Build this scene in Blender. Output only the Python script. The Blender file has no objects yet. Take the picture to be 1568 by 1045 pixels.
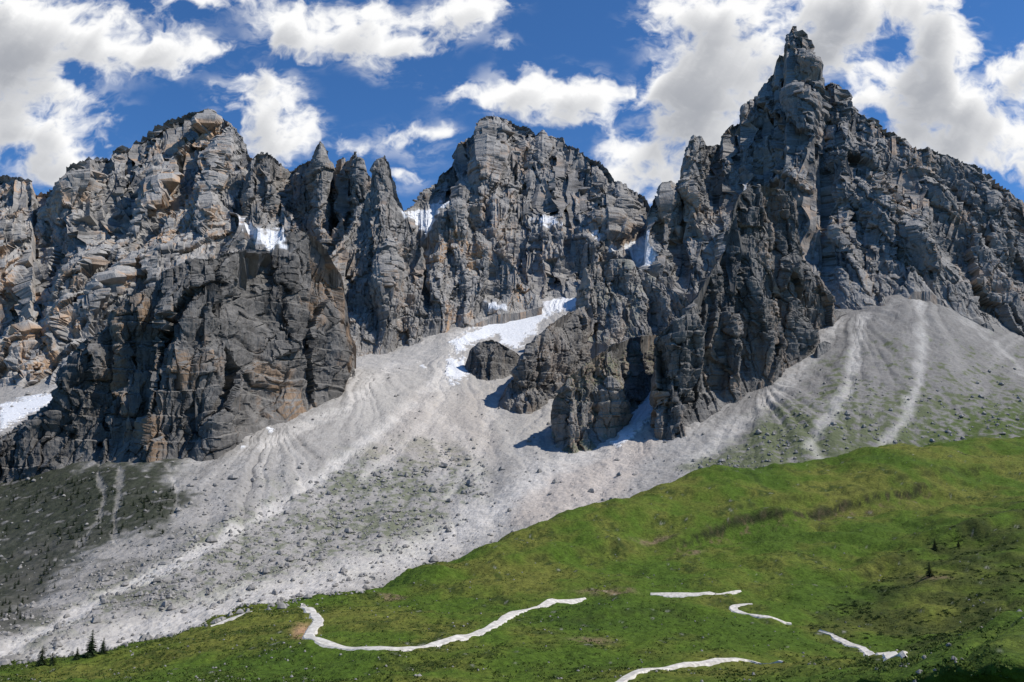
import bpy, math, random
import numpy as np
from mathutils import Vector
from mathutils.bvhtree import BVHTree
random.seed(4); rng=np.random.default_rng(7)
scene=bpy.context.scene
# ---------------------------------------------------------------- survey helpers
PITCH=math.radians(8.0); CP,SP=math.cos(PITCH),math.sin(PITCH); F=1358.0
def elev(py):
    v=(522.5-np.asarray(py,float))/F
    return (SP+v*CP)/(CP-v*SP)
def X_of(px,Y,z): return (np.asarray(px,float)-784.0)/F*(Y*CP+z*SP)
def PY_of(Y,z): return 522.5-F*(z*CP-Y*SP)/(Y*CP+z*SP)
# ---------------------------------------------------------------- noise
G=rng.normal(size=(256,3)).astype(np.float32); G/=np.linalg.norm(G,axis=1)[:,None]
GX,GY,GZ=[np.ascontiguousarray(G[:,i]) for i in range(3)]
P=rng.permutation(256).astype(np.int32)
RND=rng.uniform(-1,1,(256,5)).astype(np.float32)
def pn(x,y,z):
    x=np.asarray(x,np.float32);y=np.asarray(y,np.float32);z=np.asarray(z,np.float32)
    x,y,z=np.broadcast_arrays(x,y,z)
    xf=np.floor(x);yf=np.floor(y);zf=np.floor(z)
    xi=xf.astype(np.int32);yi=yf.astype(np.int32);zi=zf.astype(np.int32)
    fx=x-xf;fy=y-yf;fz=z-zf
    u=fx*fx*(3-2*fx);v=fy*fy*(3-2*fy);w=fz*fz*(3-2*fz)
    out=0
    for i in (0,1):
        wx=u if i else 1-u
        h1=P[(xi+i)&255]
        for j in (0,1):
            wy=v if j else 1-v
            h2=P[(h1+yi+j)&255]; wxy=wx*wy
            for k in (0,1):
                wz=w if k else 1-w
                h=P[(h2+zi+k)&255]
                out=out+wxy*wz*(GX[h]*(fx-i)+GY[h]*(fy-j)+GZ[h]*(fz-k))
    return out*1.5
def fbm(x,y,z,o=4,gain=.5):
    a=1.;s=0.;f=1.
    for i in range(o):
        s=s+a*pn(x*f+i*17.3,y*f+i*5.1,z*f+i*9.7); a*=gain; f*=2.03
    return s
def facet(u,v,seed):
    u=np.asarray(u,np.float32); v=np.asarray(v,np.float32)
    iu=np.floor(u).astype(np.int32); iv=np.floor(v).astype(np.int32)
    b1=np.full(u.shape,1e9,np.float32); b2=b1.copy(); H=np.zeros(u.shape,np.int32); DX=np.zeros_like(b1); DY=np.zeros_like(b1)
    for di in (-1,0,1):
        for dj in (-1,0,1):
            ci=iu+di;cj=iv+dj; h=P[(P[(ci+seed)&255]+cj)&255]
            dx=u-(ci+.5+RND[:,0][h]*.42); dy=v-(cj+.5+RND[:,1][h]*.42); d=dx*dx+dy*dy
            m=d<b1; b2=np.where(m,b1,np.minimum(b2,d)); b1=np.where(m,d,b1); H=np.where(m,h,H); DX=np.where(m,dx,DX); DY=np.where(m,dy,DY)
    return RND[:,2][H],RND[:,3][H]*DX,RND[:,4][H]*DY,np.sqrt(b2)-np.sqrt(b1)
def sstep(a,b,x):
    t=np.clip((x-a)/(b-a),0,1); return t*t*(3-2*t)
def gsm(a,s):
    s=max(s,0.01);r=int(3*s)+1;k=np.exp(-np.arange(-r,r+1)**2/(2*s*s));k/=k.sum()
    return np.convolve(np.pad(a,r,mode='edge'),k,mode='valid')
def polydist(px,py,pts):
    d=np.full(px.shape,1e9); 
    for (x0,y0),(x1,y1) in zip(pts[:-1],pts[1:]):
        dx,dy=x1-x0,y1-y0;L=dx*dx+dy*dy
        t=np.clip(((px-x0)*dx+(py-y0)*dy)/L,0,1)
        d=np.minimum(d,np.hypot(px-x0-t*dx,py-y0-t*dy))
    return d
def polysd(px,py,pts):
    ins=np.zeros(px.shape,bool);n=len(pts)
    for i in range(n):
        x0,y0=pts[i];x1,y1=pts[(i+1)%n]
        if y0==y1: continue
        c=((y0>py)!=(y1>py))&(px<(x1-x0)*(py-y0)/(y1-y0)+x0)
        ins^=c
    d=polydist(px,py,list(pts)+[pts[0]])
    return np.where(ins,d,-d)
def polymask(px,py,pts,soft=4.,jit=0.): return sstep(-soft,soft,polysd(px,py,pts)+jit)
def normals(V):
    du=np.gradient(V,axis=1);dv=np.gradient(V,axis=0)
    n=np.cross(du,dv); n/=np.linalg.norm(n,axis=2)[...,None]+1e-9
    return n
def grid_object(name,V,mat,col=None,smooth=False):
    nv,nu,_=V.shape
    me=bpy.data.meshes.new(name)
    me.vertices.add(nv*nu); me.vertices.foreach_set('co',V.astype(np.float32).ravel())
    idx=np.arange(nv*nu).reshape(nv,nu)
    q=np.stack([idx[:-1,:-1],idx[:-1,1:],idx[1:,1:],idx[1:,:-1]],-1).reshape(-1,4)
    me.loops.add(q.size); me.loops.foreach_set('vertex_index',q.ravel().astype(np.int32))
    me.polygons.add(len(q)); me.polygons.foreach_set('loop_start',np.arange(0,q.size,4,dtype=np.int32))
    me.polygons.foreach_set('use_smooth',np.full(len(q),smooth))
    me.update(calc_edges=True)
    if col is not None:
        a=me.color_attributes.new('Col','FLOAT_COLOR','POINT')
        c=np.ones((nv*nu,4),np.float32); c[:,:3]=np.clip(col.reshape(-1,3),0,1)
        a.data.foreach_set('color',c.ravel())
    me.materials.append(mat)
    ob=bpy.data.objects.new(name,me); scene.collection.objects.link(ob)
    return ob
def soup_object(name,V,Fc,mats,mi=None,col=None):
    me=bpy.data.meshes.new(name); me.from_pydata(V,[],Fc)
    for m in mats: me.materials.append(m)
    if mi is not None: me.polygons.foreach_set('material_index',mi)
    me.update()
    ob=bpy.data.objects.new(name,me); scene.collection.objects.link(ob); return ob
# ---------------------------------------------------------------- materials
def terrain_mat(name,nscale,namp,bscale,bdist,bstr=1.0,zs=1.0):
    m=bpy.data.materials.new(name); m.use_nodes=True; nt=m.node_tree; N=nt.nodes; L=nt.links
    b=N['Principled BSDF']; b.inputs['Roughness'].default_value=.95; b.inputs['Specular IOR Level'].default_value=.1
    at=N.new('ShaderNodeAttribute'); at.attribute_name='Col'
    tc=N.new('ShaderNodeTexCoord'); mp=N.new('ShaderNodeMapping'); mp.inputs['Scale'].default_value=(1,1,zs)
    L.new(tc.outputs['Object'],mp.inputs['Vector'])
    n=N.new('ShaderNodeTexNoise'); n.inputs['Scale'].default_value=nscale; n.inputs['Detail'].default_value=5; n.inputs['Roughness'].default_value=.7
    L.new(mp.outputs[0],n.inputs['Vector'])
    mr=N.new('ShaderNodeMapRange'); mr.inputs['From Min'].default_value=.3; mr.inputs['From Max'].default_value=.7
    mr.inputs['To Min'].default_value=1-namp; mr.inputs['To Max'].default_value=1+namp
    L.new(n.outputs['Fac'],mr.inputs['Value'])
    mul=N.new('ShaderNodeVectorMath'); mul.operation='SCALE'
    L.new(at.outputs['Color'],mul.inputs[0]); L.new(mr.outputs[0],mul.inputs['Scale'])
    L.new(mul.outputs[0],b.inputs['Base Color'])
    nb=N.new('ShaderNodeTexNoise'); nb.inputs['Scale'].default_value=bscale; nb.inputs['Detail'].default_value=5; nb.inputs['Roughness'].default_value=.65
    L.new(mp.outputs[0],nb.inputs['Vector'])
    bp=N.new('ShaderNodeBump'); bp.inputs['Strength'].default_value=bstr; bp.inputs['Distance'].default_value=bdist
    L.new(nb.outputs['Fac'],bp.inputs['Height']); L.new(bp.outputs[0],b.inputs['Normal'])
    return m
M_rock=terrain_mat('dolomite_rock',.09,.2,.12,4.0,.9,zs=.4)
M_scree=terrain_mat('scree_gravel',.3,.16,.4,.9,.9)
M_grass=terrain_mat('alpine_grass',.6,.45,.8,1.0,.9)
def simple_mat(name,c1,c2,scale,rough=.9,bump=0):
    m=bpy.data.materials.new(name); m.use_nodes=True; nt=m.node_tree; N=nt.nodes; L=nt.links
    b=N['Principled BSDF']; b.inputs['Roughness'].default_value=rough; b.inputs['Specular IOR Level'].default_value=.15
    tc=N.new('ShaderNodeTexCoord'); n=N.new('ShaderNodeTexNoise'); n.inputs['Scale'].default_value=scale; n.inputs['Detail'].default_value=4
    L.new(tc.outputs['Object'],n.inputs['Vector'])
    r=N.new('ShaderNodeValToRGB'); r.color_ramp.elements[0].position=.35; r.color_ramp.elements[1].position=.65
    r.color_ramp.elements[0].color=(*c1,1); r.color_ramp.elements[1].color=(*c2,1)
    L.new(n.outputs['Fac'],r.inputs[0]); L.new(r.outputs[0],b.inputs['Base Color'])
    if bump:
        bp=N.new('ShaderNodeBump'); bp.inputs['Distance'].default_value=bump; L.new(n.outputs['Fac'],bp.inputs['Height']); L.new(bp.outputs[0],b.inputs['Normal'])
    return m
M_boulder=simple_mat('boulder_stone',(.17,.165,.155),(.32,.305,.285),.5,bump=.3)
M_gravel=simple_mat('white_gravel',(.42,.395,.35),(.66,.63,.57),.8)
M_needle=simple_mat('conifer_needles',(.012,.022,.01),(.03,.05,.018),.8)
M_bark=simple_mat('bark',(.08,.06,.045),(.14,.1,.07),3)
M_shrub=simple_mat('shrub_leaves',(.022,.04,.01),(.05,.085,.02),.5)
M_tuft=simple_mat('grass_tufts',(.04,.072,.013),(.10,.135,.028),.25)
# ---------------------------------------------------------------- lofted ground sheets
def rows_to_world(rows,px):
    out=[]
    for r in rows:
        if r[0]=='w':
            _,Y,z,W=r; Yv=np.full(px.shape,float(Y)); zv=np.full(px.shape,float(z)); xv=(px-784)/F*W
        else:
            a=np.array(r[1],float); py=np.interp(px,a[:,0],a[:,1]); Yv=np.interp(px,a[:,0],a[:,2])
            sg=r[2]/(px[1]-px[0]); py=gsm(py,sg); Yv=gsm(Yv,28/(px[1]-px[0]))
            zv=elev(py)*Yv
            if len(r)>3: zv=zv+r[3]; Yv=Yv+r[4]
            xv=X_of(px,Yv,zv)
        out.append(np.stack([xv,Yv,zv],-1))
    return np.array(out)
def catmull(R,counts):
    n=len(R); out=[]
    for i in range(n-1):
        p0=R[max(i-1,0)];p1=R[i];p2=R[i+1];p3=R[min(i+2,n-1)]
        d0=np.linalg.norm(p1-p0,axis=-1,keepdims=True)+1e-3;d1=np.linalg.norm(p2-p1,axis=-1,keepdims=True)+1e-3;d2=np.linalg.norm(p3-p2,axis=-1,keepdims=True)+1e-3
        m1=((p1-p0)/d0*d1+(p2-p1))*.5 if i>0 else (p2-p1)
        m2=((p3-p2)/d2*d1+(p2-p1))*.5 if i<n-2 else (p2-p1)
        for m in (m1,m2):
            l=np.linalg.norm(m,axis=-1,keepdims=True); m*=np.minimum(1,1.3*d1/(l+1e-6))
        c=counts[i]; ts=np.arange(c)/c if i<n-2 else np.arange(c+1)/c
        for t in ts:
            out.append((2*t**3-3*t**2+1)*p1+(t**3-2*t**2+t)*m1+(-2*t**3+3*t**2)*p2+(t**3-t**2)*m2)
    return np.array(out)
crestM=[(-500,1060,260),(-100,1024,270),(0,1019,275),(130,1001,290),(200,986,300),(330,951,308),(450,914,318),(520,903,340),(600,889,370),(700,860,420),(800,822,460),(900,785,500),(1000,750,540),(1100,725,570),(1200,712,600),(1280,711,620),(1340,693,640),(1440,682,680),(1568,672,720),(2000,655,800)]
mrows=[('w',-500,-70,1500),('w',-10,-2.5,500),('w',70,-33,330),
 ('p',[(-500,1090,190),(0,1075,170),(400,1070,160),(800,1075,150),(1200,1070,130),(1400,1062,105),(1568,1050,90),(2000,1030,80)],20),
 ('p',[(-500,1080,205),(0,1050,190),(400,1050,180),(800,1058,172),(1200,1052,150),(1300,1036,140),(1390,1018,132),(1568,955,140),(1750,890,150),(2000,820,160)],12),
 ('p',[(-500,1075,225),(0,1038,215),(400,1030,205),(800,1028,200),(1200,1024,195),(1390,1014,190),(1568,965,205),(2000,830,220)],20),
 ('p',[(-500,1070,240),(0,1028,238),(200,1008,238),(450,985,240),(600,996,232),(800,995,235),(1100,985,250),(1300,982,262),(1450,955,280),(1568,905,300),(2000,790,340)],20),
 ('p',[(-500,1066,250),(0,1023,252),(200,995,265),(450,945,275),(600,950,278),(800,935,295),(1000,914,325),(1150,907,345),(1300,915,345),(1400,880,360),(1568,810,385),(2000,730,440)],20),
 ('p',[(-500,1062,256),(0,1021,264),(200,990,285),(450,925,300),(600,905,335),(800,872,380),(1000,842,425),(1150,828,450),(1300,802,470),(1568,745,530),(2000,690,600)],20),
 ('p',crestM,4),
 ('p',crestM,10,-14,40),('p',crestM,30,-60,160),('p',crestM,40,-170,420)]
px=np.linspace(-300,1860,1060)
R=rows_to_world(mrows,px)
V=catmull(R,[4,8,10,24,46,46,60,80,84,12,8,6])
PX=np.broadcast_to(px,V.shape[:2]); PYm=PY_of(np.maximum(V[...,1],20),V[...,2])
x,y,z=V[...,0],V[...,1],V[...,2]
vis=(y>60)
j1=fbm(x/22,y/40,1.5,4)
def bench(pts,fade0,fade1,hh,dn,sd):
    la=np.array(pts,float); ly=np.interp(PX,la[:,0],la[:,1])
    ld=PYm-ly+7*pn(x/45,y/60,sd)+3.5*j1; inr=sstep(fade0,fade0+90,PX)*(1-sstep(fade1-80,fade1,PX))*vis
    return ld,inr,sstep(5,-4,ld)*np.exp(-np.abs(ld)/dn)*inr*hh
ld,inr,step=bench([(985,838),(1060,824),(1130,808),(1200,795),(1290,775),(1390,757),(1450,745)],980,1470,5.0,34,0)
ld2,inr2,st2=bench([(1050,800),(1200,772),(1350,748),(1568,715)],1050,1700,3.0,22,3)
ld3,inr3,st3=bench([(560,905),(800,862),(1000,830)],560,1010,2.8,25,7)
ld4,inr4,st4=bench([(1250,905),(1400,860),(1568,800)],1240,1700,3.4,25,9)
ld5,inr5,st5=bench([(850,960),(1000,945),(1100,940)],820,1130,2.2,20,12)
far=sstep(230,420,y)
big=fbm(x/75,y/95,0,2)*(2.4+2.8*far)+fbm(x/26,y/22,3,3)*(1.5+1.2*far)
near=sstep(30,110,y)
sm=pn(x/5,y/5,7)*.6+pn(x/2.2,y/2.2,9)*.32
terr=np.abs(pn((x*.2+z*2.4)/8,y/70,4))*1.7
z2=z+near*(big+sm+terr)+step+st2+st3+st4+st5
Vm=np.stack([x,y,z2],-1)
f1=fbm(x/60,y/80,1,4); f2=fbm(x/14,y/18,2,4); f3=fbm(x/3.5,y/5,5,3)
green=np.array([.070,.116,.015]); yel=np.array([.135,.143,.03]); dark=np.array([.024,.046,.010]); brown=np.array([.17,.12,.07])
C=green+np.zeros(V.shape)
w=sstep(-.3,.6,f1*.9+f2*.5+.05)[...,None]; C=C*(1-w)+yel*w
w=(sstep(.0,.6,f2*.55+f3*.5)*.8)[...,None]; C=C*(1-w)+dark*w
w=(sstep(.05,.6,-f1)*.4)[...,None]; C=C*(1-w)+np.array([.045,.085,.013])*w
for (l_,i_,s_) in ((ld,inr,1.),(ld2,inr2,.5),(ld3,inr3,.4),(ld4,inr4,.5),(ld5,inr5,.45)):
    w=(np.exp(-((l_-1)/(3.2 if s_==1 else 2.4))**2)*i_*sstep(-.3,.2,f2*.6+f3*.7+.25*s_)*s_)[...,None]*.95; C=C*(1-w)+np.array([.022,.026,.012])*w  # dark soil along the benches, with the ledge's thin shadow painted in
w=(sstep(.1,.5,f3*.8+f2*.3)*.7*np.exp(-((ld-9)/9)**2)*inr)[...,None]; C=C*(1-w)+brown*w
shr=polymask(PX,PYm,[(1230,960),(1300,925),(1400,860),(1480,810),(1568,775),(2000,700),(2000,840),(1568,945),(1400,1005),(1300,975)],14,f2*14)*vis
w=(shr*sstep(-.3,.3,f2+.2))[...,None]*.6; C=C*(1-w)+np.array([.035,.05,.014])*w
for (cx,cy,rx,ry) in [(466,970,19,13),(905,990,34,5),(930,905,45,4),(1062,848,14,4),(1000,826,30,4),(1430,895,30,5),(600,905,20,4)]:
    w=(np.exp(-(((PX-cx)/rx)**2+((PYm-cy)/ry)**2)**1.5)*sstep(-.5,.1,f3+.4*(rx==19)))[...,None]*.9*vis[...,None]
    C=C*(1-w)+np.array([.46,.27,.165] if rx==19 else [.2,.15,.09])*w
pale=(sstep(.7,1.0,f3+.3*f2)*.6)[...,None]; C=C*(1-pale)+np.array([.3,.29,.24])*pale
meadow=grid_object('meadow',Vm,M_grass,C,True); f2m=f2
bm_v=[Vector(v) for v in Vm[:, ::2].reshape(-1,3)]
nv,nu=Vm[:, ::2].shape[:2]
idx=np.arange(nv*nu).reshape(nv,nu); q=np.stack([idx[:-1,:-1],idx[:-1,1:],idx[1:,1:],idx[1:,:-1]],-1).reshape(-1,4)
bvhM=BVHTree.FromPolygons(bm_v,q.tolist())
# ---------------------------------------------------------------- scree / valley slopes
srows=[('p',crestM,30,-45,60),
 ('p',[(-500,1070,400),(0,1030,400),(200,1000,440),(450,930,500),(600,900,560),(700,875,610),(800,840,650),(900,800,690),(1000,765,720),(1100,740,745),(1300,725,800),(1568,690,860),(2000,670,900)],25),
 ('p',[(-500,930,600),(0,905,570),(200,870,600),(270,840,620),(450,830,670),(700,790,760),(800,750,800),(950,725,840),(1100,695,860),(1300,650,900),(1568,622,990),(2000,600,1100)],25),
 ('p',[(-500,790,800),(0,770,790),(200,745,760),(300,735,780),(450,722,840),(600,700,920),(750,695,960),(900,680,980),(1000,650,980),(1100,620,1000),(1250,570,1050),(1400,545,1070),(1568,565,1130),(2000,560,1200)],25),
 ('p',[(-500,710,950),(0,690,900),(260,680,880),(400,648,970),(530,600,1120),(650,592,1200),(750,600,1220),(850,610,1180),(950,605,1160),(1020,590,1150),(1100,560,1140),(1250,500,1180),(1320,480,1200),(1400,445,1260),(1460,468,1260),(1568,520,1250),(2000,520,1300)],20),
 ('p',[(-500,660,1200),(0,640,1200),(260,620,1150),(400,590,1200),(530,558,1330),(600,553,1370),(650,540,1420),(700,520,1460),(750,535,1450),(850,535,1420),(950,540,1380),(1020,530,1350),(1100,500,1320),(1250,470,1300),(1400,430,1400),(1568,500,1400),(2000,500,1500)],20),
 ('p',[(-500,600,1600),(0,600,1500),(400,540,1500),(600,520,1600),(700,470,1680),(790,460,1720),(900,445,1720),(1000,415,1700),(1100,420,1650),(1300,430,1600),(1400,425,1600),(1568,490,1600),(2000,490,1700)],20),
 ('p',[(-500,500,2200),(0,500,2100),(600,480,2100),(700,430,2200),(800,420,2200),(900,400,2150),(960,372,2150),(1000,345,2150),(1100,380,2100),(1300,420,2000),(2000,480,2000)],20)]
pxs=np.linspace(-300,1860,1060)
R=rows_to_world(srows,pxs)
S=catmull(R,[10,90,100,80,80,60,20])
SPY=PY_of(S[...,1],S[...,2])
def scree_Y(px_,py_):
    px_=np.atleast_1d(px_);py_=np.atleast_1d(py_); out=np.zeros(len(px_))
    ci=np.clip(((px_-pxs[0])/(pxs[1]-pxs[0])).astype(int),0,len(pxs)-1)
    for i,(c,p) in enumerate(zip(ci,py_)):
        col=np.minimum.accumulate(SPY[:,c])
        out[i]=np.interp(-p,-col+np.arange(len(col))*1e-6,S[:,c,1])
    return out
x,y,z=S[...,0],S[...,1],S[...,2]
PXs=np.broadcast_to(pxs,x.shape); PYs=SPY
wx=PXs+16*pn(x/80,y/80,1)+5*pn(x/22,y/22,2); wy=PYs+14*pn(x/80,y/80,5)
apex=[(420,640,.7),(555,556,1),(690,515,1.5),(860,560,1),(985,600,.7),(1150,590,.8),(1305,478,1.),(1408,440,1.),(1600,480,1)]
strk=np.zeros(x.shape);rel=np.zeros(x.shape);ws=np.zeros(x.shape)
for i,(ax,ay,sz) in enumerate(apex):
    dx=wx-ax;dy=wy-ay+10;r=np.hypot(dx,dy)+1
    th=np.arctan2(dx,np.maximum(dy,.15*r))
    wgt=np.exp(-r/(55*sz))+1e-7*sz; near_=sstep(5,60,r)
    strk+=wgt*near_*(pn(th*5+i*7,r/180,i)+.55*pn(th*14+i*7,r/60,i+9)+.25*pn(th*34,r/28,i+19))
    rel+=wgt*near_*(np.abs(pn(th*4+i*3,r/260,i+40))*9+np.abs(pn(th*12,r/120,i+50))*(1.4 if ax<1200 else .4))
    ws+=wgt
strk/=ws;rel/=ws
f1=fbm(x/50,y/50,2,4); f2=fbm(x/9,y/9,6,4); f3=fbm(x/2.6,y/2.6,3,2)
rough=fbm(x/25,y/25,4,4)*1.8+fbm(x/6,y/6,8,3)*.6+f3*.3
chan=[([(760,480),(700,520),(690,560),(655,600),(600,650),(520,710),(430,775),(330,835),(200,900),(60,975),(-100,1040)],9,.9),
 ([(600,560),(540,620),(480,650),(400,690)],8,.7),
 ([(690,570),(665,640),(610,690),(560,730)],7,.7),
 ([(1000,640),(900,700),(820,740),(740,795),(620,850),(500,888),(330,935),(180,985),(60,1020)],24,.8),
 ([(655,620),(700,665),(725,700),(740,760),(755,800)],8,.6),
 ([(760,600),(745,650),(735,700),(690,760)],6,.6),
 ([(155,690),(150,730),(160,765),(150,800),(122,840)],3.5,.7),([(180,700),(186,740),(176,790),(174,835)],3.5,.7),([(255,715),(272,750),(268,790)],3.5,.6),
 ([(960,690),(930,740),(880,780)],13,.8),
 ([(1322,488),(1310,540),(1298,600),(1262,650),(1240,685),(1262,712)],9,.6),
 ([(1408,445),(1414,520),(1408,590),(1385,645),(1345,692)],9,.6),
 ([(1285,490),(1230,560),(1150,640),(1060,710)],12,.5),
 ([(1420,450),(1500,500),(1568,570)],5,.4),([(0,640),(90,605)],12,.8)]
ch=np.zeros(x.shape)
jj=6*pn(x/14,y/14,3)+9*pn(x/40,y/40,11)+3*f3
for pts,wd,st in chan:
    d=polydist(PXs,PYs,pts)+jj; ch=np.maximum(ch,sstep(wd*1.7,wd*.1,d)*st)
S2=S.copy(); S2[...,2]=z+rel*.8+rough-ch*1.5
right=sstep(1020,1150,PXs)
c0=np.array([.295,.283,.266]); cp=np.array([.475,.455,.425]); pink=np.array([.42,.37,.325]); dk=np.array([.17,.162,.15]); gr=np.array([.075,.09,.04])
C=c0*(1-.30*right[...,None])+np.zeros(S.shape)
w=(sstep(-.1,.9,strk)*(.7-.45*right))[...,None]; C=C*(1-w)+cp*w
w=(sstep(.0,.8,-strk)*(.6-.3*right))[...,None]; C=C*(1-w)+dk*w
C*=(1+.14*f3+.14*f2)[...,None]
up=sstep(760,600,PYs)*sstep(450,560,PXs)*(1-right); w=(up*.4)[...,None]; C=C*(1-w)+cp*w
v1=polymask(PXs,PYs,[(380,790),(470,735),(600,690),(720,690),(740,770),(650,830),(520,880),(300,930),(60,1000),(0,990),(150,900),(280,850)],22,f1*25)
w=(v1*sstep(-.25,.3,f2+.5*f1-strk*.6)*.75)[...,None]; C=C*(1-w)+(gr*1.2+.02)*w
v2=polymask(PXs,PYs,[(1060,720),(1150,660),(1260,570),(1340,510),(1420,490),(1568,530),(1700,560),(1700,720),(1100,740)],22,f1*25)
w=(v2*sstep(-.25,.3,f2+.4*f1-strk*.4+(PYs-620)/160)*.85)[...,None]; C=C*(1-w)+gr*1.3*w
v3=sstep(600,650,PYs)*sstep(1380,1520,PXs+(PYs-640)*1.5)
w=(v3*sstep(-.4,.2,f2)*.85)[...,None]; C=C*(1-w)+gr*np.array([.9,1.1,.6])*w
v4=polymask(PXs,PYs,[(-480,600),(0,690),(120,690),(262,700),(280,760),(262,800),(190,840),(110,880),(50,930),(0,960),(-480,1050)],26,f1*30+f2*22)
w=(v4*sstep(-1.1,-.3,f2)*.95)[...,None]; C=C*(1-w)+(np.array([.028,.034,.02])*(1+.6*f2[...,None]))*w  # dark slope vegetation, with part of the slope's shadow painted into the colour
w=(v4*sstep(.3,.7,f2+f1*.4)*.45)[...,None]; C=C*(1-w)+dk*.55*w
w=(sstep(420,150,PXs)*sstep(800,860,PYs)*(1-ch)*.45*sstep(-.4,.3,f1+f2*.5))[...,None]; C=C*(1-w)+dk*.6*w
w=ch[...,None]*.92; C=C*(1-w)+(cp*(1.08+.2*f2+.2*f3)[...,None]*(1-.5*v4[...,None]))*w
pk=polymask(PXs,PYs,[(780,800),(860,720),(940,690),(1000,660),(1000,700),(950,760),(860,800)],20,f1*15)+polymask(PXs,PYs,[(560,700),(640,610),(740,600),(760,700),(680,720)],20,f1*15)*.5
w=np.clip(pk,0,1)[...,None]*.7; C=C*(1-w)+pink*(1+.12*f3[...,None])*w
snowp=[[(690,525),(715,510),(738,500),(755,478),(775,466),(795,478),(815,480),(840,462),(865,455),(905,452),(888,474),(850,482),(826,494),(822,512),(805,522),(792,536),(765,534),(762,516),(740,524),(715,532),(700,540)],
 [(688,545),(700,552),(712,550),(716,575),(705,588),(690,590),(680,572)],[(936,682),(955,652),(966,636),(985,606),(1004,594),(1010,608),(996,642),(970,672),(947,690)],
 [(0,622),(30,612),(60,606),(100,603),(85,620),(50,634),(20,650),(0,665)],[(405,655),(422,654),(415,664),(402,665)],[(366,690),(378,684),(372,694)],[(736,494),(760,486),(752,500)],[(950,380),(975,362),(995,350),(1000,410),(985,400),(975,408)],[(640,560),(650,553),(652,566)],[(860,445),(880,440),(870,452)]]
sn=np.zeros(x.shape)
for p in snowp: sn=np.maximum(sn,polymask(PXs,PYs,p,1.5,7*pn(x/18,y/18,1)+8*pn(x/6,y/6,2)-2.))
w=sn[...,None]; C=C*(1-w)+np.array([.70,.715,.735])*w
S2[...,2]=np.where(sn>.3,z+rel*.8+1.0+.3*rough,S2[...,2])
scree=grid_object('scree_slope',S2,M_scree,C,False)
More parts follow.
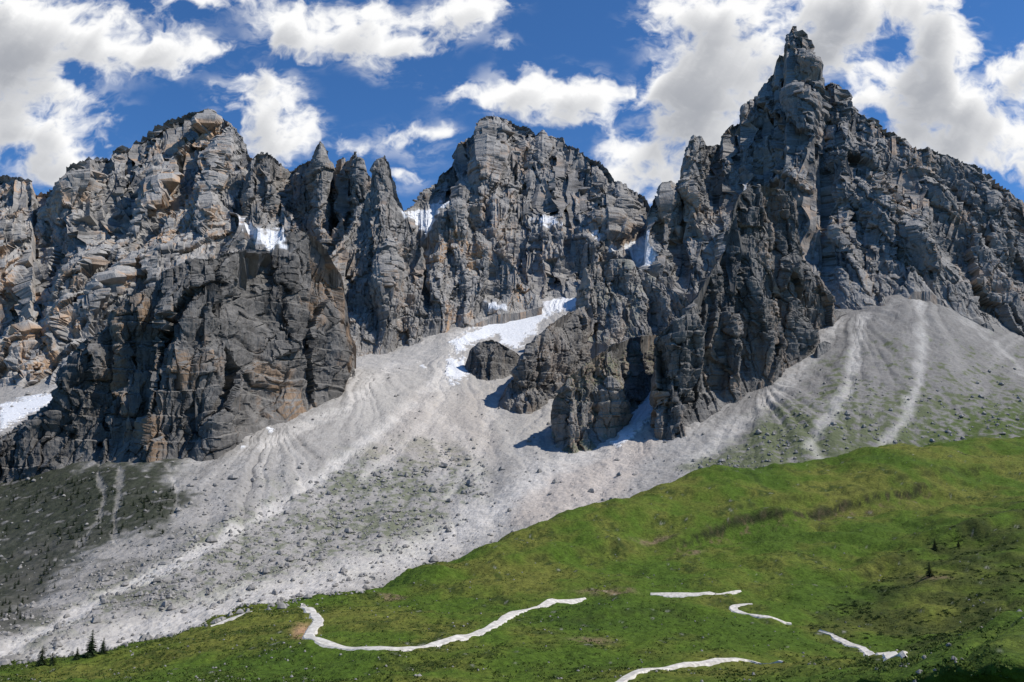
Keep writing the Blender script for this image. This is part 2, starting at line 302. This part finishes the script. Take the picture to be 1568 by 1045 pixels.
# ---------------------------------------------------------------- rock massifs
SNOW_R=[[(366,336),(372,324),(380,336),(392,345),(410,352),(424,348),(436,345),(441,358),(437,372),(440,384),(424,380),(412,384),(398,370),(385,364),(374,352)],
 [(614,322),(634,322),(650,318),(668,306),(684,312),(668,335),(662,348),(652,362),(640,352),(632,338),(620,334)],
 [(905,362),(920,360),(915,372)],[(950,380),(970,368),(985,362),(993,348),(999,380),(998,412),(984,404),(972,398)],[(818,330),(835,326),(850,332),(862,345),(845,344),(830,348)],[(1320,484),(1332,482),(1330,496),(1320,492)],
 [(1135,283),(1148,278),(1142,292)],[(745,460),(762,466),(778,462),(776,474),(750,470)],[(925,378),(940,382),(955,383),(950,390)]]
def massif(name,base,crest,k,nu,nv,S_,seed,Yb=None,amp=1.,jag=8.,notch=1.2,h=22,warm=.5,dark=1.,prof=1.,green_=0.,ledgew=1.,back=1.,tilt=0.,br=0.):
    cr=np.array(crest,float); ba=np.array(base,float); isd=int(seed*10)
    p=np.linspace(cr[0,0],cr[-1,0],nu); dpx=p[1]-p[0]
    cpy=np.interp(p,cr[:,0],cr[:,1]); bpy_=np.maximum(np.interp(p,ba[:,0],ba[:,1]),cpy+1)
    if Yb is None:
        q=np.linspace(p[0],p[-1],60); yb=gsm(np.interp(p,q,scree_Y(q,np.interp(q,p,bpy_))),10/dpx)
    else:
        yy=np.array(Yb,float); yb=gsm(np.interp(p,yy[:,0],yy[:,1]),20/dpx)
    zb=elev(bpy_)*yb
    cs=gsm(cpy,35/dpx); es=elev(cs)
    Yc=(yb-k*zb)/(1-k*es); Yc=np.maximum(Yc,yb+5)
    Rn=np.clip((cpy-cs),-25,40)*notch*yb/1358
    env=np.minimum(1,(bpy_-cpy)/60)
    jn=(np.abs(fbm(p/11+seed,0.,seed,4,.6))-.4)*jag*env
    Yc2=np.maximum(Yc+Rn*env,yb+2); zc=elev(cpy-jn)*Yc2
    t=np.linspace(0,1,nv)[:,None]
    f=t**prof
    Z=zb+(zc-zb)*t; Y=yb+(Yc-yb)*f+Rn*env*t**.5
    r0=[(zb-60,yb-14),(zb-25,yb-6)]; r1=[(zc-6,Yc2+10),(zc-25,Yc2+30),(zc-120*back,Yc2+110),(zc-600*back,Yc2+450)]
    Z=np.vstack([[r[0] for r in r0],Z,[r[0] for r in r1]]); Y=np.vstack([[r[1] for r in r0],Y,[r[1] for r in r1]])
    PXg=np.broadcast_to(p,Z.shape); Xg=X_of(PXg,Y,Z)
    V=np.stack([Xg,Y,Z],-1)
    PYg=PY_of(Y,Z)
    T=np.clip((np.arange(Z.shape[0])-2)/(nv-1),0,1)[:,None]+0*Z
    e2=np.clip((bpy_-cpy)/90,0.12,1)[None,:]
    snow=np.zeros(Z.shape); snowc=np.zeros(Z.shape)
    jit=6*pn(Xg/24,Z/24,seed)+7*pn(Xg/9,Z/9,seed)-1.5
    for sp in SNOW_R:
        a=np.array(sp)
        if a[:,0].max()<p[0] or a[:,0].min()>p[-1]: continue
        sd=polysd(PXg,PYg,sp); snow=np.maximum(snow,sstep(-2,2,sd+jit)); snowc=np.maximum(snowc,sstep(-14,4,sd))
    calm=1-.8*snowc
    n=normals(V); n[...,0]*=.6; n[...,2]*=.3; n/=np.linalg.norm(n,axis=2)[...,None]+1e-9
    n[n[...,1]>0]*=0.
    Yf=Y*.5
    sx=Xg+S_*.22*fbm(Xg/S_/1.3,Z/S_/2.6,seed+3.,3); sz=Z+tilt*Xg+S_*.3*pn(Xg/S_,Z/S_,seed+5.)
    n1=np.abs(pn(sx/S_,Yf/S_,sz/(4.5*S_)+seed)); n2=np.abs(pn(sx/S_*2.4+5,Yf/S_*2.,sz/S_*.38+seed))
    edge=(np.minimum(1,T*6)*.75+.25)*(1-.45*sstep(.8,1,T))
    o1,a1_,b1_,c1_=facet(sx/(S_*.58),sz/(S_*1.9),isd)
    D=(n1-.3)*1.08*S_+(n2-.25)*.34*S_+S_*(.13*o1+.32*a1_+.20*b1_)
    D=D*amp*e2*edge*calm
    V=V+n*D[...,None]
    xx,yy_,zz=V[...,0],V[...,1],V[...,2]
    q=(zz+tilt*xx)/h+.8*fbm(xx/160,yy_/160,seed+1.,3); s=q-np.floor(q); lv=.35+pn(np.floor(q)*3.7,xx/70,seed)*1.7
    q2=(zz+tilt*xx)/(h*.34)+.5*pn(xx/50,yy_/50,seed); s2=q2-np.floor(q2); lv2=.5+pn(np.floor(q2)*2.3,xx/30,seed)
    D=(sstep(0,.92,s)*(1-sstep(.92,1.,s))-.5)*h*.25*np.clip(lv,0,1.3)+(s2-.5)*h*.08*np.clip(lv2,0,1.2)
    wx_=sx+S_*.05*pn(xx/S_*7,zz/S_*5,seed+2)
    o2,a2_,b2_,c2_=facet(wx_/(S_*.18),sz/(S_*.62),isd+31)
    o3,a3_,b3_,c3_=facet((wx_+.15*zz)/(S_*.065),sz/(S_*.17),isd+77)
    n4=fbm(xx/S_*22,yy_/S_*18,zz/S_*12,2)
    D=D+S_*(.055*o2+.15*a2_+.07*b2_)+S_*(.018*o3+.05*a3_+.025*b3_)+n4*.012*S_-S_*.025*sstep(.14,.0,c2_)
    n=normals(V); n[...,2]*=.6
    nn=np.where((n[...,1]>.2)[...,None],0,n)
    V=V+nn*(D*amp*e2*edge*calm)[...,None]
    n=normals(V); xx,yy_,zz=V[...,0],V[...,1],V[...,2]
    g=np.array([.285+.010*br,.272,.257-.010*br])*dark; C=g+np.zeros(V.shape)  # dark scales the rock colour; the dark buttresses carry painted cloud shadow in it
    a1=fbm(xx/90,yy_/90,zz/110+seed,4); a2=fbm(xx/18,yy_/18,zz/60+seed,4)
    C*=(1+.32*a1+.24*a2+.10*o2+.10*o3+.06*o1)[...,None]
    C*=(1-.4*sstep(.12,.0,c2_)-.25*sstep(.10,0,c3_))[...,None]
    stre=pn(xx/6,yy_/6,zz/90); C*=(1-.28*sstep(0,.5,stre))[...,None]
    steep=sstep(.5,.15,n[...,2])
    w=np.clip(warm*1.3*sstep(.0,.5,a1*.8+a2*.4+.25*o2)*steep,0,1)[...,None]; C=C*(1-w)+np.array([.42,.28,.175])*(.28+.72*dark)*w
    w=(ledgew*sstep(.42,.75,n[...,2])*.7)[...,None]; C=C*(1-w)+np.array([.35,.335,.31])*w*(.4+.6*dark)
    if green_>0:
        w=(green_*sstep(.35,.6,n[...,2])*sstep(-.3,.2,a2))[...,None]; C=C*(1-w)+np.array([.1,.115,.05])*w
    w=snow[...,None]; C=C*(1-w)+np.array([.70,.715,.735])*w
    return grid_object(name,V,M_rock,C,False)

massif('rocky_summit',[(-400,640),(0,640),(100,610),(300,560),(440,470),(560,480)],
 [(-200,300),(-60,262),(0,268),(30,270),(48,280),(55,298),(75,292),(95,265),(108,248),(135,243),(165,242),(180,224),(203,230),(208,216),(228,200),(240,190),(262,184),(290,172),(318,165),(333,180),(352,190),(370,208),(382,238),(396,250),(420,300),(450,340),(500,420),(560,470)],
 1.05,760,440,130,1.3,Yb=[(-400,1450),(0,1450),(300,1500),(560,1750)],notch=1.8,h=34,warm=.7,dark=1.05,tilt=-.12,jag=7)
massif('rock_towers',[(360,430),(600,440)],
 [(362,350),(372,290),(385,245),(398,233),(412,234),(430,250),(447,262),(458,250),(470,246),(478,240),(484,222),(490,214),(497,222),(503,240),(509,262),(514,264),(520,246),(525,238),(531,250),(538,238),(545,236),(552,244),(563,262),(572,285),(590,330),(600,400)],
 .7,420,260,60,4.1,Yb=[(360,1850),(600,1850)],notch=2.6,h=26,warm=.35,dark=.8,jag=9)
massif('rock_needle',[(480,500),(560,565),(600,560),(650,545),(700,515)],
 [(480,440),(500,400),(518,372),(535,355),(550,330),(562,300),(571,285),(576,262),(582,246),(589,236),(596,250),(602,275),(608,298),(618,322),(632,352),(645,380),(655,420),(668,450),(690,480),(700,500)],
 .75,400,320,60,6.7,Yb=[(480,1350),(700,1500)],notch=1.,h=22,warm=.35,jag=6,dark=.85)
massif('rocky_summit',[(560,520),(700,500),(750,480),(850,465),(900,455),(1060,440)],
 [(560,400),(600,350),(618,322),(640,310),(652,292),(668,280),(682,262),(698,246),(702,218),(716,214),(726,206),(734,182),(750,176),(768,178),(790,190),(812,198),(820,206),(832,200),(842,210),(862,210),(868,222),(885,228),(900,240),(915,246),(930,258),(942,276),(958,284),(975,295),(988,302),(996,318),(1030,330),(1060,340)],
 1.15,660,400,110,9.2,Yb=[(560,1700),(900,1650),(1060,1800)],notch=1.6,h=32,warm=.4,dark=.95,jag=6,tilt=.1)
massif('rock_buttress',[(640,520),(690,512),(760,482),(800,478),(830,470)],
 [(640,400),(655,350),(672,318),(690,306),(704,302),(714,315),(722,340),(740,360),(752,380),(770,390),(790,410),(810,440),(830,462)],
 .8,260,240,55,11.3,Yb=[(640,1500),(830,1600)],notch=1,h=20,warm=.8,jag=5)
massif('rocky_peak',[(970,440),(1060,450),(1150,480),(1285,482),(1330,485),(1380,472),(1400,446),(1425,446),(1470,480),(1540,515),(1568,530),(2000,560)],
 [(985,420),(990,330),(1003,302),(1012,300),(1019,280),(1026,280),(1033,292),(1044,270),(1049,236),(1061,210),(1073,212),(1083,222),(1104,221),(1108,203),(1122,192),(1132,188),(1138,164),(1150,152),(1162,148),(1172,128),(1184,112),(1190,90),(1201,84),(1205,56),(1213,41),(1226,44),(1240,55),(1248,68),(1250,92),(1256,102),(1261,135),(1274,127),(1294,135),(1302,150),(1312,166),(1330,180),(1350,190),(1362,201),(1385,212),(1398,226),(1420,226),(1440,234),(1470,246),(1500,254),(1520,270),(1545,290),(1568,322),(1700,380),(1840,420)],
 .85,920,500,88,14.5,Yb=[(970,1500),(1100,1400),(1180,1350),(1285,1230),(1330,1195),(1400,1235),(1470,1225),(1568,1215),(2000,1260)],notch=.8,h=26,warm=.42,dark=.86,jag=6,tilt=-.1)
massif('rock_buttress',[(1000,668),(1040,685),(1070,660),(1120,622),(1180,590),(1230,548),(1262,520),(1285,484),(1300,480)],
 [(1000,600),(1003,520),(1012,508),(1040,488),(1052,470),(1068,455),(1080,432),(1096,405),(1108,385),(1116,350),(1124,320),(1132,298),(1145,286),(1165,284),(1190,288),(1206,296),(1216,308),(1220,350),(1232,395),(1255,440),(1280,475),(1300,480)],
 .36,460,440,56,17.1,notch=1,h=20,warm=.35,dark=.56,jag=5)  # low dark value paints cloud shadow into this buttress
massif('rock_buttress',[(885,520),(1000,545),(1075,540)],
 [(885,470),(896,412),(908,401),(935,398),(962,400),(985,414),(1003,428),(1030,444),(1052,456),(1068,480),(1075,520)],
 .8,260,200,45,19.9,Yb=[(885,1330),(1075,1300)],notch=.8,h=16,warm=.2,dark=.88,jag=4,green_=.35)
massif('rock_outcrop',[(762,622),(790,640),(820,632),(850,615),(905,560)],
 [(762,618),(775,592),(795,570),(803,545),(812,525),(832,506),(850,492),(872,478),(895,468),(905,480)],
 .7,220,200,36,23.4,notch=.8,h=14,warm=.2,dark=.6,jag=4)
massif('rock_outcrop',[(846,688),(870,702),(900,695),(950,668),(985,620),(1004,592),(1015,570)],
 [(846,640),(852,612),(868,582),(890,562),(915,545),(940,528),(965,518),(985,514),(1000,512),(1015,520)],
 .6,260,260,40,27.7,notch=.8,h=14,warm=.4,dark=.72,jag=4,green_=.7)
massif('rock_outcrop',[(712,572),(740,585),(780,582),(806,560)],
 [(712,560),(720,536),(735,524),(752,520),(770,528),(790,540),(800,548),(806,556)],
 .8,120,80,26,31.,notch=.5,h=10,warm=.1,dark=.5,jag=3)
massif('rock_outcrop',[(1243,556),(1262,550),(1272,530)],[(1243,550),(1252,528),(1262,522),(1272,526)],.9,50,40,16,33.,h=8,dark=.6,jag=2,warm=0)
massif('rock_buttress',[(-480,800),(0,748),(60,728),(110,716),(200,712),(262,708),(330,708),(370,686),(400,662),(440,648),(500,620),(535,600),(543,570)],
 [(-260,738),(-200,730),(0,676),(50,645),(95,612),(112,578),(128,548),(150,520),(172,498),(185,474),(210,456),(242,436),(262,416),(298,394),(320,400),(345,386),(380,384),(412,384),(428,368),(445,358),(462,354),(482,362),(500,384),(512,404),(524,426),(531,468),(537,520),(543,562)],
 .40,740,500,66,37.9,notch=1,h=24,warm=.6,dark=.52,jag=5,ledgew=.6)  # left buttress: cloud shadow put into the rock colour through dark
# ---------------------------------------------------------------- boulders
def rock_shape():
    f=[(0,4,2),(0,2,5),(0,5,3),(0,3,4),(1,2,4),(1,5,2),(1,3,5),(1,4,3)]
    b=[(0,0,1),(0,0,-.6),(1,0,0),(-1,0,0),(0,1,0),(0,-1,0)]
    faces=[];verts=[Vector(p) for p in b]
    cache={}
    def mid(a,c):
        key=(min(a,c),max(a,c))
        if key not in cache:
            m=(verts[a]+verts[c])*.5; m=m.normalized()*random.uniform(.65,1.1); verts.append(m); cache[key]=len(verts)-1
        return cache[key]
    for a,c,d in f:
        ac,cd,da=mid(a,c),mid(c,d),mid(d,a)
        faces+= [(a,ac,da),(ac,c,cd),(da,cd,d),(ac,cd,da)]
    return np.array(verts),np.array(faces)
shapes=[rock_shape() for _ in range(8)]
def scatter(name,pts,sizes,mat,sink=.25):
    VV=[];FF=[];o=0
    for p,s in zip(pts,sizes):
        sv,sf=shapes[random.randrange(8)]; a=random.uniform(0,6.28); c,sn_=math.cos(a),math.sin(a)
        m=np.array([[c,-sn_,0],[sn_,c,0],[0,0,1]])@np.diag([random.uniform(.7,1.2),random.uniform(.7,1.2),random.uniform(.6,1.1)])
        VV.append((sv@m.T)*s+p+np.array([0,0,.2*s])); FF.append(sf+o); o+=len(sv)
    return soup_object(name,np.vstack(VV).tolist(),np.vstack(FF).tolist(),[mat])
dens=(sstep(680,900,PYs)*sstep(1000,300,PXs)*.8+v1*.8+v2*.35*sstep(560,700,PYs)+.05)*(PYs<1030)*(PYs>560)*(1-ch*.8)*(f2*.5+f1*.4+.45).clip(0,1)*(PXs>-100)*(PXs<1650)*(1-v4*.85)
pr=dens.ravel()/dens.sum(); ids=rng.choice(pr.size,7000,p=pr); fl=S2.reshape(-1,3)[ids]
sz=np.clip(rng.lognormal(-.4,.6,len(ids)),.3,4.5)*(.5+fl[:,1]/1300)
scatter('boulders',fl,sz,M_boulder)
# ---------------------------------------------------------------- paths
def ray_px(px_,py_):
    u=(px_-784)/F; v=(522.5-py_)/F
    d=Vector((u,CP-v*SP,SP+v*CP)).normalized()
    h=bvhM.ray_cast(Vector((0,0,0)),d); return h[0]
def drop(x_,y_):
    h=bvhM.ray_cast(Vector((x_,y_,300)),Vector((0,0,-1))); return h[0].z if h[0] else 0
def smooth_poly(pts,n):
    a=np.array(pts,float); d=np.r_[0,np.cumsum(np.hypot(*np.diff(a,axis=0).T))]; t=np.linspace(0,d[-1],n)
    s=n/len(pts)*.45
    o=np.stack([gsm(np.interp(t,d,a[:,i]),s) for i in range(2)],-1); o[0]=a[0];o[-1]=a[-1]; return o
def path(name,pix,width,mat,lift=.3):
    pts=[ray_px(a,b) for a,b in pix]; w2=[(p.x,p.y) for p in pts if p]
    L_=sum(math.dist(w2[i],w2[i+1]) for i in range(len(w2)-1)); n=max(12,int(L_/.8))
    c=smooth_poly(w2,n); t=np.gradient(c,axis=0); t/=np.linalg.norm(t,axis=1)[:,None]+1e-9
    nr=np.stack([-t[:,1],t[:,0]],-1); V_=[];F_=[]
    K=7; zz_=np.array([[drop(*(c[i]+nr[i]*((k/(K-1)-.5)*width))) for k in range(K)] for i in range(n)])
    zs=np.stack([gsm(zz_[:,k],2.2) for k in range(K)],1)
    for i in range(n):
        wd=width*(1+.09*math.sin(i*.12)+.06*math.sin(i*.3+1))*min(1,.3+i/12,.3+(n-1-i)/12)
        for k in range(K):
            s=(k/(K-1)-.5)*wd+(random.uniform(-.18,.18) if k in(0,K-1) else 0); X_,Y_=c[i]+nr[i]*s
            V_.append((X_,Y_,max(zs[i,k],zz_[i,k]-.1)+(lift if k not in (0,K-1) else -.12)))
    for i in range(n-1):
        for k in range(K-1): a=i*K+k; F_.append((a,a+1,a+K+1,a+K))
    soup_object(name,V_,F_,[mat]); return c
allc=[]
allc.append(path('gravel_path',[(450,916),(462,925),(476,938),(489,950),(488,957),(478,964),(470,972),(474,980),(490,986),(520,991),(560,995),(600,996),(640,993),(672,986),(705,977),(740,967),(762,956),(778,944),(800,935),(835,926),(865,921),(897,917)],3.7,M_gravel))
allc.append(path('gravel_path',[(996,911),(1040,911.5),(1085,910),(1135,906)],3.8,M_gravel))
allc.append(path('gravel_path',[(1152,926),(1125,927),(1118,932),(1135,940),(1165,947),(1212,957)],3.2,M_gravel))
allc.append(path('gravel_path',[(1254,967),(1290,978),(1330,990),(1362,1002),(1384,1009)],3.2,M_gravel))
allc.append(path('gravel_path',[(925,1052),(960,1040),(1000,1026),(1045,1018),(1100,1014),(1150,1012),(1200,1015)],2.6,M_gravel,.4))
allc.append(path('footpath',[(322,960),(345,951),(372,941),(385,937)],2.6,M_gravel))
# ---------------------------------------------------------------- vegetation
def conifer(h,seed,dens_=1.):
    r=random.Random(seed); V_=[];F_=[];M_=[]
    n=6
    for k,(zz,rr) in enumerate([(0,.035*h),(h*.5,.02*h),(h*.97,.003*h)]):
        for i in range(n): a=i/n*6.283; V_.append((rr*math.cos(a),rr*math.sin(a),zz))
    for k in range(2):
        for i in range(n): F_.append((k*n+i,k*n+(i+1)%n,(k+1)*n+(i+1)%n,(k+1)*n+i)); M_.append(0)
    z_=.1*h
    while z_<h*.97:
        fr=1-z_/h; Lb=(.24*h*fr**.8+.02*h); nb=int(7*dens_)+2
        for b in range(nb):
            a=r.uniform(0,6.283); l=Lb*r.uniform(.6,1.15); dr=r.uniform(.15,.45)
            segs=3
            for s in range(segs):
                t0=s/segs; t1=(s+1.2)/segs; wd=l*.3*(1-t0*.7)
                for side in (-1,1):
                    ang=a+side*.35*r.uniform(.5,1.3)
                    p0=Vector((math.cos(a)*l*t0,math.sin(a)*l*t0,z_-dr*l*t0))
                    p1=Vector((math.cos(ang)*l*t1,math.sin(ang)*l*t1,z_-dr*l*t1*1.2))
                    pw=Vector((-math.sin(a),math.cos(a),-.5))*wd*side
                    o=len(V_); V_+= [tuple(p0),tuple(p0+pw),tuple(p1)]; F_.append((o,o+1,o+2)); M_.append(1)
        z_+=h*.055*r.uniform(.8,1.2)
    o=len(V_); V_+=[(.02*h,0,h*.9),(-.02*h,.01*h,h*.9),(0,0,h*1.02)]; F_.append((o,o+1,o+2)); M_.append(1)
    return V_,F_,M_
for i,(a,b,h) in enumerate([(140,1004,7.0),(158,1002,4.6),(64,1019,5.2),(80,1020,3.6),(118,1010,3.4),(1432,842,5.),(1424,884,5.8),(1468,838,3.4)]):
    p=ray_px(a,b)
    if not p: continue
    V_,F_,M_=conifer(h,i,1.9); ob=soup_object('pine_tree',V_,F_,[M_bark,M_needle],M_); ob.scale=(1.35,1.35,1) ; ob.location=(p.x,p.y,drop(p.x,p.y)-.2); ob.rotation_euler[2]=i
VV=[];FF=[];MM=[]
dn=v4*(PXs>-60)*(PXs<270)*(PYs>735)*(PYs<960)*np.clip(f1+.35,0,1); pr=dn.ravel()/dn.sum(); ids=rng.choice(pr.size,300,p=pr)
tmpl=[conifer(1.,50+k,.6) for k in range(4)]
for p in S2.reshape(-1,3)[ids]:
    tv,tf,tm=tmpl[random.randrange(4)]; h=random.uniform(2.,5.5); o=len(VV); a=random.uniform(0,6.28);c,s=math.cos(a),math.sin(a)
    VV+=[(p[0]+1.3*h*(v[0]*c-v[1]*s),p[1]+1.3*h*(v[0]*s+v[1]*c),p[2]-.3+h*v[2]) for v in tv]; FF+=[tuple(j+o for j in f) for f in tf]; MM+=tm
soup_object('distant_trees',VV,FF,[M_bark,M_needle],MM)
def clumps(name,pts,sizes,mat,nl,flat=.6,leaf=.22):
    pts=np.asarray(pts); n=len(pts); sizes=np.asarray(sizes)
    c=np.repeat(pts,nl,axis=0); s=np.repeat(sizes,nl)
    d=rng.normal(size=(n*nl,3)); d/=np.linalg.norm(d,axis=1)[:,None]; d[:,2]=np.abs(d[:,2])*flat
    r=rng.uniform(.35,1.,n*nl)[:,None]*s[:,None]; c=c+d*r
    a=rng.normal(size=(n*nl,3)); b=rng.normal(size=(n*nl,3)); L=(s*leaf)[:,None]
    a/=np.linalg.norm(a,axis=1)[:,None]; b/=np.linalg.norm(b,axis=1)[:,None]
    V_=np.stack([c-a*L,c+a*L,c+b*L*1.2],1).reshape(-1,3); F_=np.arange(n*nl*3).reshape(-1,3)
    return soup_object(name,V_.tolist(),F_.tolist(),[mat])
fm=Vm.reshape(-1,3); 
dn=shr*(PYm>700)*(PYm<1040)*(PX<1640)*np.clip(fbm(Vm[...,0]/18,Vm[...,1]/18,3.,2)+.1,0,1); pr=dn.ravel()/dn.sum(); ids=rng.choice(pr.size,900,p=pr)
clumps('shrubs',fm[ids],rng.uniform(.4,1.2,len(ids)),M_shrub,45,.5)
ok=(Vm[...,1]>80)*(PYm>700)*(PYm<1060)*(PX>-20)*(PX<1590)*np.clip(.35+f2m*.8,0.03,1)*np.clip(300/np.maximum(Vm[...,1],50),.2,1.6)
pr=ok.ravel()/ok.sum(); ids=rng.choice(pr.size,22000,p=pr); tp=fm[ids].copy(); tp[:,:2]+=rng.normal(scale=.5,size=(len(ids),2))
allc=np.vstack(allc)[::2]; keep=np.ones(len(tp),bool)
for i in range(0,len(tp),500):
    dd=np.min(np.linalg.norm(tp[i:i+500,None,:2]-allc[None],axis=2),axis=1); keep[i:i+500]=dd>2.7
tp=tp[keep]; clumps('grass_tussocks',tp,rng.uniform(.2,.6,len(tp)),M_tuft,7,.7,.45)
ids=rng.choice(pr.size,700,p=pr); scatter('meadow_stones',fm[ids],rng.uniform(.12,.45,700),M_boulder)
lft=(PX>-20)*(PX<560)*(PYm<1025)*(np.abs(Vm[...,1]-np.interp(PX,[c[0] for c in crestM],[c[2] for c in crestM]))<16); pr=lft.ravel()/lft.sum(); ids=rng.choice(pr.size,300,p=pr)
scatter('boulders',fm[ids],np.clip(rng.lognormal(-.6,.5,300),.2,2),M_boulder)
# ---------------------------------------------------------------- light
SUNV=Vector((.63,-.07,.77)).normalized()
sl=bpy.data.lights.new('sun','SUN'); sl.energy=4.9; sl.angle=math.radians(.53); sl.color=(1,.945,.865)
so=bpy.data.objects.new('sun',sl); scene.collection.objects.link(so)
so.rotation_euler=SUNV.to_track_quat('Z','Y').to_euler()
# ---------------------------------------------------------------- sky world, cloud layer computed procedurally over sky directions
W=bpy.data.worlds.new('World'); scene.world=W; W.use_nodes=True; nt=W.node_tree; N=nt.nodes; L=nt.links; N.clear()
out=N.new('ShaderNodeOutputWorld'); bg=N.new('ShaderNodeBackground'); bg.inputs['Strength'].default_value=.1
sky=N.new('ShaderNodeTexSky'); sky.sky_type='NISHITA'; sky.sun_disc=False
sky.sun_elevation=math.asin(SUNV.z); sky.sun_rotation=math.atan2(SUNV.x,SUNV.y); sky.altitude=2200; sky.air_density=1.0; sky.dust_density=.3; sky.ozone_density=2.5
blobs=[(20,60,190,100),(20,165,150,72),(140,70,120,66),(225,88,85,46),(290,72,45,24),(30,205,95,40),(90,262,80,34),(-150,120,200,110),
 (400,135,68,42),(425,165,68,56),(425,215,66,50),(462,205,42,46),
 (450,30,76,54),(520,45,98,54),(600,60,90,48),(590,98,60,28),(665,42,75,40),(738,18,60,34),(300,-4,70,24),(400,0,70,28),
 (632,222,52,18),(622,263,28,16),(670,200,30,12),(540,235,30,16),
 (755,150,66,28),(820,132,78,38),(872,150,72,42),(905,168,50,26),(775,68,26,13),(950,142,22,16),
 (1100,60,125,95),(1075,150,100,75),(1050,205,88,56),(985,238,80,46),(1000,270,85,42),(1180,20,150,60),(1150,120,130,90),(1260,70,88,64),(1300,20,90,46),
 (1390,10,90,42),(1440,60,60,58),(1410,125,78,58),(1335,145,66,20),(1450,170,110,66),(1520,200,100,66),(1555,125,66,56),(1600,260,95,60),(1640,60,40,30),(1490,-40,60,20),(1310,110,66,30),(1340,160,90,40)]
A0,A1,E0,E1=-.76,.76,0.0,.66; NWd=1750; NH=int(NWd*(E1-E0)/(A1-A0))
aa,ee=np.meshgrid(np.linspace(A0,A1,NWd),np.linspace(E0,E1,NH))
wa0=aa+.016*fbm(aa*8,ee*10,1.,5,.62); we0=ee+.012*fbm(aa*8,ee*10,5.,5,.62)
fld=np.full(aa.shape,-9.)
for (bx,by,rx,ry) in blobs:
    u=(bx-784)/F; e=float(elev(by)); Yd=1/(CP-((522.5-by)/F)*SP); a_=u*Yd
    d=np.hypot((wa0-a_)*F/(rx*Yd),(we0-e)*F/(ry*Yd*1.03)); v_=(1-d)*np.clip(min(rx,ry)/42,.38,1.35)
    h_=np.clip(.5+.5*(v_-fld)/.3,0,1); fld=fld*(1-h_)+v_*h_+.3*h_*(1-h_)*.8
base=.75*np.tanh(fld/.75)
lo=fbm(wa0*11,we0*15,2.,3,.55); bil=0;am=1.;fr=17.
for o in range(6):
    bil=bil+am*(.28-np.abs(pn(wa0*fr+o*9,we0*fr*1.2,7.+o)))*1.5; am*=.6; fr*=2.05
fine=fbm(wa0*50,we0*64,3.,5,.65)
dens=base-.12+.50*lo+.36*bil+.16*fine
alpha=sstep(-.03,.55,dens)**.9
wisp=sstep(-.5,.3,base+.3*lo)*sstep(.1,1.0,fbm(wa0*14,we0*34,8.,6,.62)+.3)*.4
alpha=np.clip(alpha+wisp*(1-alpha),0,1)
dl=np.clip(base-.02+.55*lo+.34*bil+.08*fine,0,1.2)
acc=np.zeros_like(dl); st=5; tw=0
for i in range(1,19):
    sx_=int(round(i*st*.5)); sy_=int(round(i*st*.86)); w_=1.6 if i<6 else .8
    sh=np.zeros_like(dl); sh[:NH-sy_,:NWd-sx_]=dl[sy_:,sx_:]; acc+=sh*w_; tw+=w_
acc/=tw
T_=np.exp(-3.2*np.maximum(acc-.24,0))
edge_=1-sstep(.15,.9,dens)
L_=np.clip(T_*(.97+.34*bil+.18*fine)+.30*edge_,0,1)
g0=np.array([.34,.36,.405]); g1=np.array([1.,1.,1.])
col=(g0+(g1-g0)*L_[...,None])*10  # sunlit and shaded sides of the clouds are painted into the layer colour
img=bpy.data.images.new('cloud_layer',NWd,NH,alpha=True,float_buffer=True)
img.colorspace_settings.name='Non-Color'
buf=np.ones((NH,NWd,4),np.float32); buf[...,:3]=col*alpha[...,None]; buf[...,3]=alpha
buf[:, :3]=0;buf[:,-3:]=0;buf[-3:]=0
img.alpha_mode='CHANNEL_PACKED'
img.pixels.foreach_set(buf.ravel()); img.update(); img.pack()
tc=N.new('ShaderNodeTexCoord'); sp=N.new('ShaderNodeSeparateXYZ'); L.new(tc.outputs['Generated'],sp.inputs[0])
def math_(op,a,b=None,c=None):
    n=N.new('ShaderNodeMath'); n.operation=op
    for i,v in enumerate((a,b,c)):
        if v is None: continue
        if isinstance(v,(int,float)): n.inputs[i].default_value=v
        else: L.new(v,n.inputs[i])
    return n.outputs[0]
yy=math_('MAXIMUM',sp.outputs[1],.02)
cx=math_('MULTIPLY_ADD',math_('DIVIDE',sp.outputs[0],yy),1/(A1-A0),-A0/(A1-A0)); cz=math_('MULTIPLY_ADD',math_('DIVIDE',sp.outputs[2],yy),1/(E1-E0),-E0/(E1-E0))
cb=N.new('ShaderNodeCombineXYZ'); L.new(cx,cb.inputs[0]); L.new(cz,cb.inputs[1])
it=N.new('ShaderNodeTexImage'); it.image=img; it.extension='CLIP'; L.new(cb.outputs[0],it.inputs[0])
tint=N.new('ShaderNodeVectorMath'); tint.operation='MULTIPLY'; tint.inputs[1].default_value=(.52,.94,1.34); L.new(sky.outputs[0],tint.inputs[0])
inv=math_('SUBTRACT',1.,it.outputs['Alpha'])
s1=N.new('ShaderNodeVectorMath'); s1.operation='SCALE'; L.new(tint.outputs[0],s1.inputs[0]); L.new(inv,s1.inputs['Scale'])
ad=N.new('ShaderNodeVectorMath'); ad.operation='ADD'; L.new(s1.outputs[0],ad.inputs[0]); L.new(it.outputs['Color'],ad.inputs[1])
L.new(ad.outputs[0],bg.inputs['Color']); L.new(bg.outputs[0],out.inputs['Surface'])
# ---------------------------------------------------------------- camera
cam=bpy.data.cameras.new('camera'); cam.sensor_width=36; cam.lens=F/1568*36; cam.clip_start=.5; cam.clip_end=20000
co=bpy.data.objects.new('camera',cam); scene.collection.objects.link(co); co.location=(0,0,0); co.rotation_euler=(math.radians(90)+PITCH,0,0)
scene.camera=co
scene.view_settings.view_transform='Standard'; scene.view_settings.look='None'; scene.view_settings.exposure=0
